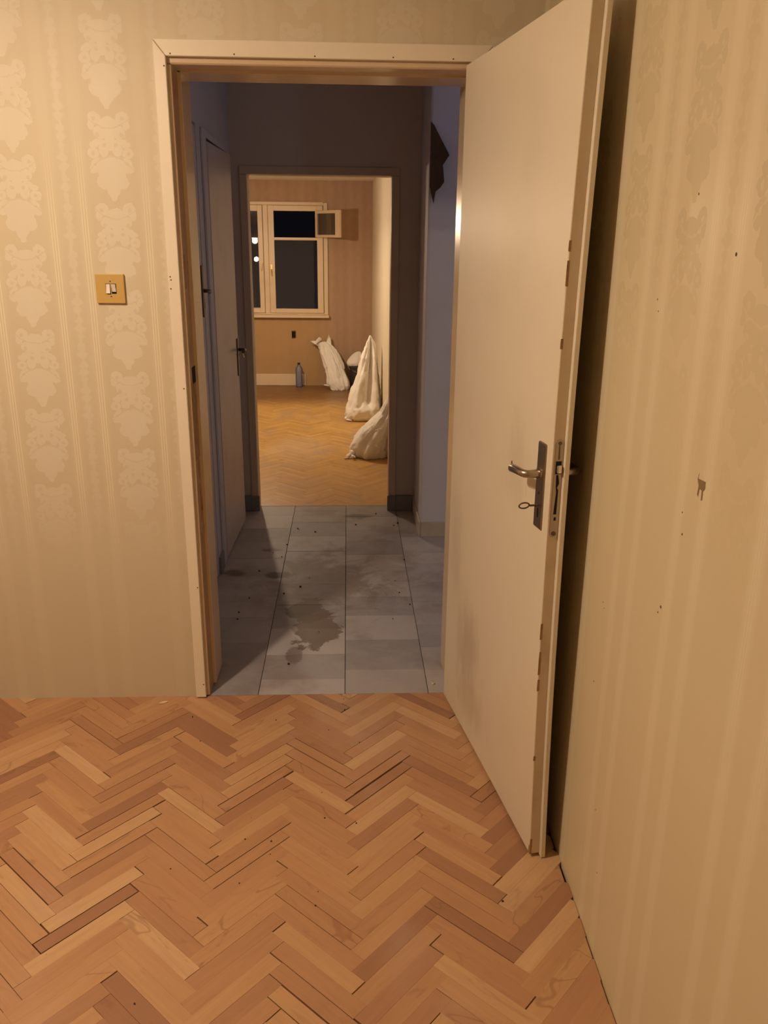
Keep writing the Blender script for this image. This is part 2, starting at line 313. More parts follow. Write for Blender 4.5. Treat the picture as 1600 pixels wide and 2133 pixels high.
# ------------------------------------------------------------------ mesh helpers
class MB:
    def __init__(s): s.v = []; s.f = []
    def box(s, a, b):
        (x0, y0, z0), (x1, y1, z1) = a, b; i = len(s.v)
        x0, x1 = min(x0, x1), max(x0, x1); y0, y1 = min(y0, y1), max(y0, y1); z0, z1 = min(z0, z1), max(z0, z1)
        s.v += [(x0, y0, z0), (x1, y0, z0), (x1, y1, z0), (x0, y1, z0), (x0, y0, z1), (x1, y0, z1), (x1, y1, z1), (x0, y1, z1)]
        s.f += [tuple(i + k for k in q) for q in ((3, 2, 1, 0), (4, 5, 6, 7), (0, 1, 5, 4), (1, 2, 6, 5), (2, 3, 7, 6), (3, 0, 4, 7))]
        return s
    def prism(s, poly, axis, a, b):
        """extrude a polygon (2-D, counter-clockwise seen down +axis) from a to b along axis 0/1/2"""
        i = len(s.v); n = len(poly)
        for t in (a, b):
            for p in poly:
                q = [0, 0, 0]; o = [k for k in range(3) if k != axis]; q[axis] = t; q[o[0]] = p[0]; q[o[1]] = p[1]; s.v.append(tuple(q))
        s.f += [tuple(i + k for k in reversed(range(n))), tuple(i + n + k for k in range(n))]
        s.f += [(i + k, i + (k + 1) % n, i + n + (k + 1) % n, i + n + k) for k in range(n)]
        return s
    def tube(s, pts, r, n=12, cap=True, flat=1.0, upv=(0, 0, 1)):
        i = len(s.v); pts = [Vector(p) for p in pts]; R = r if isinstance(r, (list, tuple)) else [r] * len(pts)
        for k, p in enumerate(pts):
            d = (pts[min(k + 1, len(pts) - 1)] - pts[max(k - 1, 0)]).normalized()
            u_ = Vector(upv); a = d.cross(u_)
            if a.length < 1e-4: a = d.cross(Vector((1, 0, 0)))
            a.normalize(); b = a.cross(d)
            for j in range(n):
                t = 2 * math.pi * j / n; s.v.append(tuple(p + a * (math.cos(t) * R[k]) + b * (math.sin(t) * R[k] * flat)))
        for k in range(len(pts) - 1):
            for j in range(n):
                s.f.append((i + k * n + j, i + k * n + (j + 1) % n, i + (k + 1) * n + (j + 1) % n, i + (k + 1) * n + j))
        if cap:
            s.f.append(tuple(i + j for j in reversed(range(n)))); m_ = i + (len(pts) - 1) * n; s.f.append(tuple(m_ + j for j in range(n)))
        return s
    def lathe(s, prof, n=24, c=(0, 0, 0)):
        i = len(s.v)
        for r, z in prof:
            for j in range(n):
                t = 2 * math.pi * j / n; s.v.append((c[0] + r * math.cos(t), c[1] + r * math.sin(t), c[2] + z))
        for k in range(len(prof) - 1):
            for j in range(n):
                s.f.append((i + k * n + j, i + k * n + (j + 1) % n, i + (k + 1) * n + (j + 1) % n, i + (k + 1) * n + j))
        s.f.append(tuple(i + j for j in reversed(range(n)))); m_ = i + (len(prof) - 1) * n; s.f.append(tuple(m_ + j for j in range(n)))
        return s
    def build(s, name, mat, parent=None, bevel=0.0, smooth=False, seg=2, recalc=True):
        me = bpy.data.meshes.new(name); me.from_pydata(s.v, [], s.f)
        if recalc:
            bm = bmesh.new(); bm.from_mesh(me); bmesh.ops.recalc_face_normals(bm, faces=bm.faces); bm.to_mesh(me); bm.free()
        me.materials.append(MAT[mat] if isinstance(mat, str) else mat)
        o = bpy.data.objects.new(name, me); C.objects.link(o)
        if parent: o.parent = parent
        if bevel:
            b = o.modifiers.new('bevel', 'BEVEL'); b.width = bevel; b.segments = seg; b.limit_method = 'ANGLE'
        if smooth:
            for p in me.polygons: p.use_smooth = True
        return o

def tag(o, label=None, cat=None, group=None, kind=None):
    for k, v in (('label', label), ('category', cat), ('group', group), ('kind', kind)):
        if v: o[k] = v
    return o
def empty(name, loc=(0, 0, 0), rz=0.0):
    o = bpy.data.objects.new(name, None); C.objects.link(o); o.location = loc; o.rotation_euler = (0, 0, rz); o.empty_display_size = 0.05; return o
def struct(o, label, cat): return tag(o, label, cat, kind='structure')

# ------------------------------------------------------------------ room shells
OX0, OX1, OZ = -0.515, 0.372, 2.034          # rough opening of the near doorway
wl = MB()
wl.box((-3.2, 0, -0.013), (OX0, 0.228, 2.6)).box((OX1, 0, -0.013), (0.555, 0.228, 2.6)).box((OX0, 0, OZ), (OX1, 0.228, 2.6))
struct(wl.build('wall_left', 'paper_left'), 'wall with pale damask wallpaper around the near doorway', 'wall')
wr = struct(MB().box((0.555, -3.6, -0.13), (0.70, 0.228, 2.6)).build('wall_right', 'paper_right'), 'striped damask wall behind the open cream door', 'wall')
MAT['paper_plain'] = painted('plain_cream_paper', (0.60, 0.52, 0.37), 0.7, 0.15)
struct(MB().box((-3.35, -3.6, -0.13), (-3.2, 0.228, 2.6)).build('wall_side', 'paper_plain'), 'plain wall of the near room opposite the open door', 'wall')
struct(MB().box((-3.35, -3.75, -0.13), (0.70, -3.6, 2.6)).build('wall_back', 'paper_plain'), 'plain wall of the near room behind the viewer', 'wall')
struct(MB().box((-3.35, -3.75, 2.6), (0.70, 0.228, 2.7)).build('ceiling', 'ceiling'), 'whitewashed ceiling of the near room', 'ceiling')
# hall
HX = -0.625
struct(MB().box((HX - 0.12, 0.228, 0), (HX, 0.38, 2.6)).box((HX - 0.12, 1.13, 0), (HX, 1.24, 2.6)).box((HX - 0.12, 0.38, 2.0), (HX, 1.13, 2.6))
       .box((HX - 0.12, 1.24, 1.985), (HX, 2.0, 2.6)).box((HX - 0.12, 2.0, 0), (HX, 2.16, 2.6)).build('wall_hall_left', 'hall_blue'), 'blue-grey left wall of the hall holding two doors', 'wall')
struct(MB().box((0.395, 1.674, 0), (2.0, 2.16, 2.6)).build('wall_hall_right', 'hall_pier', bevel=0.012), 'pale pier of the hall wall beside the far doorway', 'wall')
struct(MB().box((-2.75, 2.16, 0), (-0.548, 2.26, 2.6)).box((0.25, 2.16, 0), (2.0, 2.26, 2.6)).box((-0.548, 2.16, 1.888), (0.25, 2.26, 2.6))
       .build('wall_hall_end', 'hall_beige'), 'shaded brown end wall of the hall around the far doorway', 'wall')
struct(MB().box((0.70, 0.04, 0), (2.0, 0.228, 2.6)).box((2.0, 0.04, 0), (2.1, 2.26, 2.6)).build('wall_hall_side', 'hall_blue'), 'blue-grey hall walls round the corner to the right', 'wall')
struct(MB().box((HX - 0.12, 0.228, 2.6), (2.1, 2.26, 2.7)).build('ceiling_hall', 'ceiling'), 'ceiling of the dark hall', 'ceiling')
# far room
FX = 0.265
WX0, WX1, WZ0, WZ1 = -1.55, -0.225, 0.775, 1.93
struct(MB().box((-2.75, 6.72, 0), (WX0, 7.0, 2.2)).box((WX1, 6.72, 0), (FX + 0.13, 7.0, 2.2)).box((WX0, 6.72, 0), (WX1, 7.0, WZ0)).box((WX0, 6.72, WZ1), (WX1, 7.0, 2.2))
       .build('wall_far', 'far_paper'), 'brownish papered window wall of the far room', 'wall')
FXN = 0.37                                    # the side wall runs a little out of square
def fwall(y): return FX + (FXN - FX) * (6.72 - y) / 4.46
wfr = struct(MB().prism([(FX, 6.72), (FXN, 2.26), (FXN + 0.12, 2.26), (FX + 0.12, 6.72)], 2, 0.001, 2.2).build('wall_far_right', 'far_cream'), 'brightly lit cream side wall of the far room behind the sacks', 'wall')
struct(MB().box((-2.75, 2.26, 0), (-2.65, 6.72, 2.2)).build('wall_far_left', 'far_paper'), 'papered left wall of the far room', 'wall')
struct(MB().box((-2.75, 2.26, 2.15), (FXN + 0.1, 6.72, 2.25)).build('ceiling_far', 'ceiling_far'), 'ceiling of the lit far room', 'ceiling')

# ------------------------------------------------------------------ floors
def clip(poly, x0, x1, y0, y1):
    for ax, val, sg in ((0, x0, 1), (0, x1, -1), (1, y0, 1), (1, y1, -1)):
        out = []
        for i, p in enumerate(poly):
            q = poly[(i + 1) % len(poly)]
            a, b = (p[ax] - val) * sg, (q[ax] - val) * sg
            if a >= 0: out.append(p)
            if (a >= 0) != (b >= 0):
                t = a / (a - b); out.append((p[0] + (q[0] - p[0]) * t, p[1] + (q[1] - p[1]) * t))
        poly = out
        if len(poly) < 3: return []
    return poly
def area(p): return 0.5 * abs(sum(p[i][0] * p[(i + 1) % len(p)][1] - p[(i + 1) % len(p)][0] * p[i][1] for i in range(len(p))))
def slab(items, name, mat, parent, z0, chamfer):
    """items: (polygon, z top, u axis, origin, shade pair); one mesh of bevelled slabs with 'grain' and 'shade' uv layers"""
    vs, fs, g, sh = [], [], [], []
    for poly, zt, ux, org, rr in items:
        n = len(poly); i = len(vs); cx = sum(p[0] for p in poly) / n; cy = sum(p[1] for p in poly) / n
        ins = []
        for p in poly:
            d = math.hypot(p[0] - cx, p[1] - cy) or 1; k = 1 - chamfer * 1.5 / d; ins.append((cx + (p[0] - cx) * k, cy + (p[1] - cy) * k))
        vs += [(p[0], p[1], z0) for p in poly] + [(p[0], p[1], zt - chamfer) for p in poly] + [(p[0], p[1], zt) for p in ins]
        fs.append(tuple(i + 2 * n + k for k in range(n)))
        for k in range(n):
            fs.append((i + k, i + (k + 1) % n, i + n + (k + 1) % n, i + n + k)); fs.append((i + n + k, i + n + (k + 1) % n, i + 2 * n + (k + 1) % n, i + 2 * n + k))
        for v in vs[i:]:
            dx, dy = v[0] - org[0], v[1] - org[1]
            g.append((dx * ux[0] + dy * ux[1] + rr[2] * 20, -dx * ux[1] + dy * ux[0] + rr[3] * 20)); sh.append((rr[0], rr[1]))
    me = bpy.data.meshes.new(name); me.from_pydata(vs, [], fs); me.materials.append(MAT[mat])
    a = me.uv_layers.new(name='grain'); b = me.uv_layers.new(name='shade')
    for l in me.loops: a.data[l.index].uv = g[l.vertex_index]; b.data[l.index].uv = sh[l.vertex_index]
    o = bpy.data.objects.new(name, me); C.objects.link(o); o.parent = parent; return o
def in_view(x, y):
    d = Vector((x, y, 0)) - CAMP; z = d.dot(fw)
    if z < 0.2: return False
    px, py = 800 + CF * d.dot(rt) / z, 1066.5 - CF * d.dot(up) / z
    return -120 < px < 1720 and 0 < py < 2290
def herringbone(x0, x1, y0, y1, phase, gapk):
    th = math.radians(1.6); L, Wd = 0.2586, 0.04193; ox, oy = phase
    ct, st = math.cos(th), math.sin(th); q = math.sqrt(0.5); pitch = L * q; step = Wd / q
    out = []
    for col in range(-14, 14):
        rising = col % 2 == 0                        # strips alternate: rising (+45) and falling (-45)
        for k in range(-60, 60):
            # right tips of the zigzags lie at local x = col*pitch
            if rising: a = (col * pitch, k * step); d = (q, q); nrm = (-q, q)
            else: a = (col * pitch, k * step + (pitch)); d = (q, -q); nrm = (-q, -q)
            ln, wd = L, Wd
            gl, gw = random.random() ** 8 * 0.004 * gapk + 0.00004 * gapk, random.random() ** 11 * 0.0032 * gapk + 0.00003
            loc = [(a[0] + d[0] * s_ + nrm[0] * t_, a[1] + d[1] * s_ + nrm[1] * t_) for s_, t_ in ((gl, gw), (ln - gl, gw), (ln - gl, wd - gw), (gl, wd - gw))]
            wp = [(ox + p[0] * ct - p[1] * st, oy + p[0] * st + p[1] * ct) for p in loc]
            if not rising: wp.reverse()
            jit = random.random() ** 3 * 0.011
            cp = clip(wp, x0, x1 - jit, y0, y1 - random.random() * 0.004)
            if len(cp) < 3 or area(cp) < 1.5e-4: continue
            dw = (d[0] * ct - d[1] * st, d[0] * st + d[1] * ct)
            out.append((cp, dw, (ox + a[0] * ct - a[1] * st, oy + a[0] * st + a[1] * ct)))
    return out
def lay(planks, floor, mat, name, limit, z0, zt, keyf, chamfer=0.00018):
    vis, rest = [], []
    for cp, dw, org in planks:
        cx = sum(p[0] for p in cp) / len(cp); cy = sum(p[1] for p in cp) / len(cp)
        r1 = min(1, max(0, random.gauss(0.46, 0.27)))
        it = (cp, zt + random.uniform(-0.0004, 0.0004), dw, org, (r1, random.random(), random.random(), random.random()))
        (vis if keyf(cx, cy) else rest).append((math.hypot(cx, cy + CD), it))
    vis.sort(key=lambda t: t[0]); rest += vis[limit:]; vis = vis[:limit]
    for _, it in vis: slab([it], name, mat, floor, z0, chamfer)
    if rest: tag(slab([t[1] for t in rest], name, mat, floor, z0, chamfer), kind='stuff')

fl = struct(MB().box((-3.2, -3.6, -0.12), (0.5549, 0.004, -0.014)).build('floor', 'dark_gap'), 'worn orange herringbone parquet of the near room', 'floor')
lay(herringbone(-3.19, 0.5545, -3.59, 0.003, (0.014, -0.509), 1.0), fl, 'parquet', 'plank', 298, -0.0139, 0.0, in_view)
ff = struct(MB().box((-2.65, 2.235, -0.12), (FXN + 0.1, 6.72, -0.014)).build('floor_far', 'dark_gap'), 'golden parquet of the lit far room', 'floor')
def far_view(x, y): return x / (y + CD) > -0.125 and x / (y + CD) < 0.065
lay(herringbone(-2.64, FXN - 0.002, 2.236, 6.718, (0.05, 4.31), 0.1), ff, 'far_floor', 'plank', 280, -0.0139, 0.0, far_view, 0.0002)
fh = struct(MB().box((HX - 0.12, 0.004, -0.12), (2.0, 2.235, -0.014)).build('floor_hall', 'dark_gap'), 'stained grey stone tile floor of the hall', 'floor')
XS = [-0.636, -0.325, -0.0145, 0.286, 0.592, 0.9, 1.2, 1.5, 1.8, 2.0]
ROWS = [[0.174, 0.410, 0.648, 0.880, 1.115, 1.35, 1.585, 1.82, 2.055], [0.112, 0.306, 0.538, 0.775, 1.01, 1.22, 1.45, 1.68, 1.92, 2.13],
        [0.179, 0.427, 0.658, 0.86, 1.09, 1.40, 1.60, 1.785, 2.03], [0.173, 0.36, 0.565, 0.80, 1.035, 1.27, 1.42, 1.66]]
for i in range(len(XS) - 1):
    ys = [0.0045] + [v for v in (ROWS[i] if i < 4 else ROWS[1])] + [2.2345]
    for a, b in zip(ys, ys[1:]):
        if XS[i] >= 0.286 and a >= 1.674: continue
        b_ = min(b, 1.673) if XS[i] >= 0.38 else b
        if b_ - a < 0.01: continue
        if XS[i] < 0.286 < XS[i + 1]: pass
        g = 0.0011; x1 = XS[i + 1]
        if XS[i] > 0.25 and x1 < 0.7 and a < 1.674 < b: b_ = 1.673
        slab([([(XS[i] + g, a + g * 0.45), (x1 - g, a + g * 0.45), (x1 - g, b_ - g * 0.45), (XS[i] + g, b_ - g * 0.45)], random.uniform(-0.0012, 0.0), (1, 0), (0, 0), (random.random(), random.random(), random.random(), random.random()))], 'tile', 'tile', fh, -0.0139, 0.0007)
slab([([(0.287, 1.6745), (0.394, 1.6745), (0.394, 2.158), (0.287, 2.158)], -0.0006, (1, 0), (0, 0), (0.4, 0.3, 0.2, 0.1))], 'tile', 'tile', fh, -0.0139, 0.0012)

# ------------------------------------------------------------------ near doorway: architrave, frame
ca = struct(empty('trim_1', (0, 0, 0)), 'cream mitred architrave around the near doorway', 'architrave')
z1, z0c, xl0, xl1, xr0, xr1 = 2.073, 2.030, -0.540, -0.5055, 0.372, 0.416
def board(poly, name): return MB().prism(poly, 1, -0.017, 0.0).build(name, 'cream', ca, bevel=0.0025)
g = 0.0008
hb = board([(xl0 + g, z1), (xl1 + g, z0c), (xr0 - g, z0c), (xr1 - g, z1)], 'head_board')
lb = board([(xl0, 0.004), (xl1, 0.004), (xl1, z0c), (xl0, z1)], 'side_board')
rb = board([(xr0, 0.004), (xr1, 0.004), (xr1, z1), (xr0, z0c)], 'side_board')
for par, pts in ((hb, [(-0.492, 2.036), (-0.315, 2.037), (-0.09, 2.036), (0.13, 2.037), (0.30, 2.036)]), (lb, [(-0.511, 2.005), (-0.5135, 1.10), (-0.511, 0.425), (-0.512, 0.055), (-0.533, 1.437), (-0.531, 1.428), (-0.533, 1.402)])):
    for x, z in pts:
        MB().tube([(x, -0.0165, z), (x, -0.0178, z)], 0.0022, 8).build('nail', 'nail', par)
fr = struct(empty('trim_2', (0, 0, 0)), 'cream stepped door frame lining the near doorway', 'door frame')
def jamb(xw, xa, xb, xs, sgn, name, splay=0.0):
    """plan section: wall side xw, frame face edge xa, rebate xb, stop xs"""
    poly = [(xw, 0.001), (xa, 0.001), (xb, 0.006), (xb, 0.085), (xs + splay, 0.085), (xs, 0.23), (xw, 0.23)]
    if sgn < 0: poly = poly[::-1]
    return MB().prism(poly, 2, 0.003, 2.012).build(name, 'frame_paint', fr, bevel=0.0015)
jl = jamb(-0.5145, -0.4965, -0.4950, -0.4845, 1, 'jamb')
jr = jamb(0.3715, 0.3655, 0.3650, 0.3530, -1, 'jamb', 0.008)
MB().prism([(0.001, OZ - 0.0005), (0.001, 2.017), (0.006, 2.0125), (0.085, 2.0125), (0.085, 2.006), (0.23, 2.006), (0.23, OZ - 0.0005)], 0, -0.5145, 0.3715).build('head', 'frame_paint', fr, bevel=0.0015)
# damaged strike area of the left jamb
MAT['brown_rebate'] = painted('brown_rebate_paint', (0.40, 0.24, 0.12), 0.5, 0.5, (0.22, 0.12, 0.055), scale=14)  # darker and browner than the rest of the jamb
MB().box((-0.4951, 0.0065, 0.003), (-0.4946, 0.0845, 2.0)).build('rebate_strip', 'brown_rebate', jl)
dmg = MB()
for i in range(26):
    z = 0.78 + 0.30 * random.random() if i < 18 else 0.5 + 0.3 * random.random()
    h = random.uniform(0.02, 0.09); y = random.uniform(0.008, 0.075); t = random.uniform(0.0008, 0.0035)
    dmg.prism([(-0.4955, y), (-0.4955 + t, y + 0.001), (-0.4955, y + random.uniform(0.003, 0.008))], 2, z, z + h)
dmg = dmg.build('splinters', 'raw_wood', jl); tag(dmg, 'splintered bare wood below the strike hole', kind='stuff')
pl = [(-0.4953, 0.010), (-0.4938, 0.010), (-0.4938, 0.083), (-0.4953, 0.083)]
MB().prism(pl, 2, 0.86, 1.112).build('bare_patch', 'raw_wood', jl)
MB().box((-0.4953, 0.032, 1.106), (-0.4934, 0.0848, 1.158)).build('strike_hole', 'black', jl)
MB().prism([(-0.4953, 0.008), (-0.4942, 0.008), (-0.4942, 0.03), (-0.4953, 0.03)], 2, 1.40, 1.50).build('bare_patch', 'raw_wood', jl)

# ------------------------------------------------------------------ door 1 (open leaf)
DA = math.atan2(-0.812, 0.145)
d1 = struct(empty('door_1', (0.333, 0, 0), DA), 'cream flush door standing open against the right wall', 'door')
SE = 0.856
def warp(s_, z): return (-0.009 - 0.03575 * z + 0.01575 * z * z) * (max(s_, 0.0) / SE) ** 1.6        # the old leaf has bowed
def leaf(s0, s1, t0, t1, zb, zt, name, mat, NS=8, NZ=14, bevel=0.002):
    b = MB()
    for k in range(NZ + 1):
        z = zb + (zt - zb) * k / NZ
        for t in (t0, t1):
            for j in range(NS + 1):
                s_ = s0 + (s1 - s0) * j / NS; b.v.append((s_, t + warp(s_, z), z))
    R_ = 2 * (NS + 1)
    for k in range(NZ):
        o_ = k * R_
        for j in range(NS):
            b.f.append((o_ + j, o_ + j + 1, o_ + R_ + j + 1, o_ + R_ + j)); q = o_ + NS + 1 + j; b.f.append((q + 1, q, q + R_, q + R_ + 1))
        b.f.append((o_ + NS, o_ + 2 * NS + 1, o_ + R_ + 2 * NS + 1, o_ + R_ + NS)); b.f.append((o_ + NS + 1, o_, o_ + R_, o_ + R_ + NS + 1))
    for o_ in (0, NZ * R_):
        for j in range(NS): b.f.append((o_ + j + 1, o_ + j, o_ + NS + 1 + j, o_ + NS + 2 + j))
    return b.build(name, mat, d1, bevel=bevel)
leaf(0.022, SE, 0.0, 0.0270, 0.010, 2.020, 'leaf', 'cream_door')
leaf(0.022, SE + 0.012, 0.0273, 0.0400, 0.003, 2.034, 'rebate_lip', 'cream_door')
leaf(SE - 0.0002, SE + 0.0006, 0.0022, 0.0268, 0.012, 2.018, 'edge_strip', 'door_edge', 1, 14, 0.0)
chips = MB()
for z, h in ((0.013, 0.045), (0.50, 0.03), (0.545, 0.06), (0.64, 0.04), (1.33, 0.02), (1.46, 0.05), (1.53, 0.02), (0.30, 0.012)):
    e = SE; w_ = random.uniform(0.0005, 0.0016) + (0.009 if z < 0.02 else 0); t = warp(SE, z)
    chips.prism([(e - w_, z), (e + 0.0008, z - 0.002), (e + 0.0008, z + h), (e - w_ * 0.5, z + h * 0.7)], 1, t - 0.0007, t + 0.005)
tag(chips.build('chipped_edge', 'raw_wood', d1), 'dark wood showing where the edge paint chipped off')
# handle set on the visible face
T0 = -0.0235
hp = MB().box((0.775, T0 - 0.0065, 0.903), (0.824, T0 + 0.001, 1.110)).build('handle_plate', 'metal', d1, bevel=0.004)
MB().tube([(0.800, T0 - 0.0065, 0.990), (0.800, T0 - 0.008, 0.990)], 0.0035, 10).build('screw', 'metal_dark', hp)
MB().prism([(0.797, 0.930), (0.8025, 0.930), (0.8025, 0.953), (0.797, 0.953)], 1, T0 - 0.0071, T0 - 0.005).build('keyhole', 'black', hp)
LV = [(0.800, T0 - 0.005, 1.037), (0.800, T0 - 0.020, 1.037), (0.800, T0 - 0.034, 1.037), (0.797, T0 - 0.042, 1.037), (0.788, T0 - 0.046, 1.037), (0.770, T0 - 0.047, 1.0365), (0.745, T0 - 0.047, 1.035), (0.727, T0 - 0.047, 1.033), (0.716, T0 - 0.044, 1.031)]
MB().tube(LV, [0.0115, 0.0098, 0.0092, 0.0092, 0.0092, 0.0096, 0.0102, 0.0106, 0.0085], 14).build('lever', 'metal', d1, smooth=True)
MB().tube([(0.712, T0 - 0.043, 1.040), (0.7135, T0 - 0.044, 1.047)], [0.0022, 0.0014], 8).build('lever_tip', 'metal', d1)
MB().tube([(0.800, T0 - 0.0065, 1.037), (0.800, T0 - 0.0115, 1.037)], 0.0145, 18).build('rose', 'metal', d1)
key = MB().tube([(0.800, T0 - 0.004, 0.960), (0.800, T0 - 0.030, 0.9605)], 0.0026, 8)
ring = [(0.800 + 0.003 * math.sin(a_), T0 - 0.0415 + 0.0125 * math.cos(a_), 0.961 + 0.0078 * math.sin(a_)) for a_ in [2 * math.pi * k / 16 for k in range(17)]]
key.tube(ring, 0.0019, 6, cap=False).build('key', 'metal_dark', d1, smooth=True)
TB = T0 + 0.040
MB().tube([(0.800, TB, 1.037), (0.800, TB + 0.03, 1.037), (0.800, TB + 0.042, 1.037), (0.793, TB + 0.05, 1.037), (0.755, TB + 0.05, 1.036), (0.70, TB + 0.048, 1.034)], 0.0095, 12).build('lever', 'metal', d1, smooth=True)
MB().box((0.775, TB + 0.0002, 0.903), (0.824, TB + 0.006, 1.110)).build('handle_plate', 'metal', d1, bevel=0.003)
# mortise lock face on the edge
es = SE; tc = -0.0285 + 0.0155
lk = []
for k in range(9): a_ = math.pi * k / 8; lk.append((tc + 0.0098 * math.cos(a_), 1.120 + 0.0098 * math.sin(a_)))
for k in range(9): a_ = math.pi + math.pi * k / 8; lk.append((tc + 0.0098 * math.cos(a_), 0.909 + 0.0098 * math.sin(a_)))
fp = MB().prism(lk, 0, es - 0.004, es + 0.0022).build('lock_faceplate', 'metal', d1, bevel=0.0006)
def fpp(pts, d0, d1_, name, mat, bevel=0.0): return MB().prism([(tc + p, z) for p, z in pts], 0, es + d0, es + d1_).build(name, mat, fp, bevel=bevel)
fpp([(-0.007, 1.050), (0.007, 1.050), (0.007, 1.080), (-0.007, 1.080)], 0.002, 0.0025, 'bolt_slot', 'black')
fpp([(-0.0055, 1.053), (0.0055, 1.053), (0.0055, 1.072), (-0.0055, 1.072)], 0.002, 0.011, 'latch_bolt', 'chrome', 0.003)
fpp([(-0.004, 0.955), (0.003, 0.955), (0.0035, 1.012), (0.0, 1.018), (0.0045, 1.028), (0.001, 1.048), (-0.004, 1.048), (-0.003, 1.02), (-0.001, 1.008)], 0.002, 0.0026, 'worn_slot', 'black')
fpp([(-0.0025, 1.084), (0.002, 1.084), (0.0005, 1.118), (-0.002, 1.118)], 0.002, 0.0026, 'worn_slot', 'metal_dark')
fpp([(-0.002, 0.940), (0.003, 0.940), (0.003, 0.948), (-0.002, 0.948)], 0.002, 0.0027, 'bolt_slot', 'black')
MB().tube([(es + 0.002, tc, 0.9085), (es + 0.0034, tc, 0.9085)], 0.0055, 12).build('screw', 'metal_dark', fp)
MB().tube([(es + 0.002, tc, 1.121), (es + 0.0026, tc, 1.121)], 0.0045, 12).build('screw', 'metal_dark', fp)
for z in (0.35, 1.0, 1.75): MB().tube([(0.012, 0.012, z), (0.012, 0.012, z + 0.09)], 0.007, 10).build('hinge', 'metal_dark', d1)

# ------------------------------------------------------------------ light switch
sw = empty('light_switch', (-0.7165, 0, 1.4005))
tag(sw, 'square golden light switch plate with two pale rockers beside the doorway', 'light switch')
pb = MB().box((-0.0425, -0.0095, -0.0425), (0.0425, -0.0005, 0.0425)).build('face_plate', 'switch_plate', sw, bevel=0.001)
for x, tilt in ((-0.0055, 0.10), (0.0115, -0.16)):
    MB().box((x - 0.0072, -0.0098, -0.0150), (x + 0.0072, -0.0094, 0.0150)).build('rocker_slot', 'black', sw)
    rk = MB(); yb, yt = -0.0125 - 0.02 * tilt * 1.2, -0.0125 + 0.02 * tilt * 1.2
    rk.prism([(-0.0094, -0.0135), (yb, -0.0135), (-0.0118, 0.0), (yt, 0.0135), (-0.0094, 0.0135)], 0, x - 0.0058, x + 0.0058).build('rocker', 'rocker', sw, bevel=0.0008)
for z in (0.0215, -0.0225): MB().tube([(0.002, -0.0094, z), (0.002, -0.0100, z)], 0.0022, 10).build('screw', 'nail', sw)

# ------------------------------------------------------------------ hall fittings
bl = struct(empty('baseboard_hall_left', (0, 0, 0)), 'dirty grey tile skirting on the left hall wall', 'skirting')
for a, b in ((0.232, 0.377), (1.135, 1.238)): MB().box((HX, a, 0.0), (HX + 0.012, b, 0.088)).build('tile', 'skirt_tile', bl, bevel=0.002)
be = struct(empty('baseboard_hall_end', (0, 0, 0)), 'dark grey skirting tiles beside the far doorway', 'skirting')
MB().box((HX + 0.002, 2.135, 0.0), (-0.582, 2.1595, 0.092)).build('tile', 'skirt_tile', be, bevel=0.002)
MB().box((-0.5815, 2.135, 0.0), (-0.531, 2.1495, 0.092)).build('tile', 'skirt_tile', be, bevel=0.002)
MB().box((0.233, 2.135, 0.0), (0.283, 2.1495, 0.092)).build('tile', 'skirt_tile', be, bevel=0.002)
MB().box((0.284, 2.135, 0.0), (0.384, 2.1595, 0.092)).build('tile', 'skirt_tile', be, bevel=0.002)
bp = struct(empty('baseboard_hall_right', (0, 0, 0)), 'chipped cream skirting around the pale pier', 'skirting')
MB().box((0.385, 1.664, 0.0), (0.3945, 2.158, 0.085)).build('board', 'skirt_cream', bp, bevel=0.002)
MB().box((0.3955, 1.664, 0.0), (1.99, 1.6735, 0.085)).build('board', 'skirt_cream', bp, bevel=0.002)
# far doorway frame
f2 = struct(empty('trim_3', (0, 0, 0)), 'brown-shadowed frame of the far doorway', 'door frame')
ix0, ix1, iz = -0.537, 0.239, 1.879
MB().prism([(-0.576, 2.150), (-0.540, 2.150), (ix0, 2.154), (ix0, 2.265), (-0.5475, 2.265), (-0.5475, 2.1595), (-0.576, 2.1595)], 2, 0.003, 1.879).build('jamb', 'hall_frame', f2, bevel=0.0015)
MB().prism([(0.281, 2.150), (0.281, 2.1595), (0.2495, 2.1595), (0.2495, 2.265), (ix1, 2.265), (ix1, 2.154), (0.242, 2.150)], 2, 0.003, 1.879).build('jamb', 'hall_frame', f2, bevel=0.0015)
MB().prism([(2.150, 1.921), (2.150, 1.882), (2.154, iz + 0.0005), (2.265, iz + 0.0005), (2.265, 1.8875), (2.1595, 1.8875), (2.1595, 1.921)], 0, -0.576, 0.281).build('head', 'hall_frame', f2, bevel=0.0015)
# door 2: narrow door in the left hall wall, a hand ajar
f3 = struct(empty('trim_4', (0, 0, 0)), 'frame of the narrow side door in the hall', 'door frame')
MB().box((HX + 0.0005, 1.240, 0.003), (HX + 0.010, 1.338, 1.998)).build('side_board', 'hall_blue', f3, bevel=0.002)
MB().box((HX + 0.0005, 1.3385, 1.968), (HX + 0.010, 2.02, 1.998)).build('head_board', 'hall_blue', f3, bevel=0.002)
d2 = struct(empty('door_2', (-0.6135, 1.350, 0), math.atan2(0.60, 0.020)), 'narrow mauve-shadowed side door standing slightly ajar', 'door')
MB().box((0.0, 0.0, 0.010), (0.60, 0.030, 1.955)).build('leaf', 'hall_door', d2, bevel=0.002)
hp2 = MB().box((0.545, -0.006, 0.845), (0.585, 0.0, 1.045)).build('handle_plate', 'metal_dark', d2, bevel=0.003)
MB().tube([(0.566, -0.004, 0.985), (0.566, -0.035, 0.985), (0.560, -0.042, 0.985), (0.48, -0.044, 0.984)], 0.008, 10).build('lever', 'metal_dark', d2, smooth=True)
k2 = MB().tube([(0.566, -0.004, 0.955), (0.566, -0.020, 0.955)], 0.0022, 8)
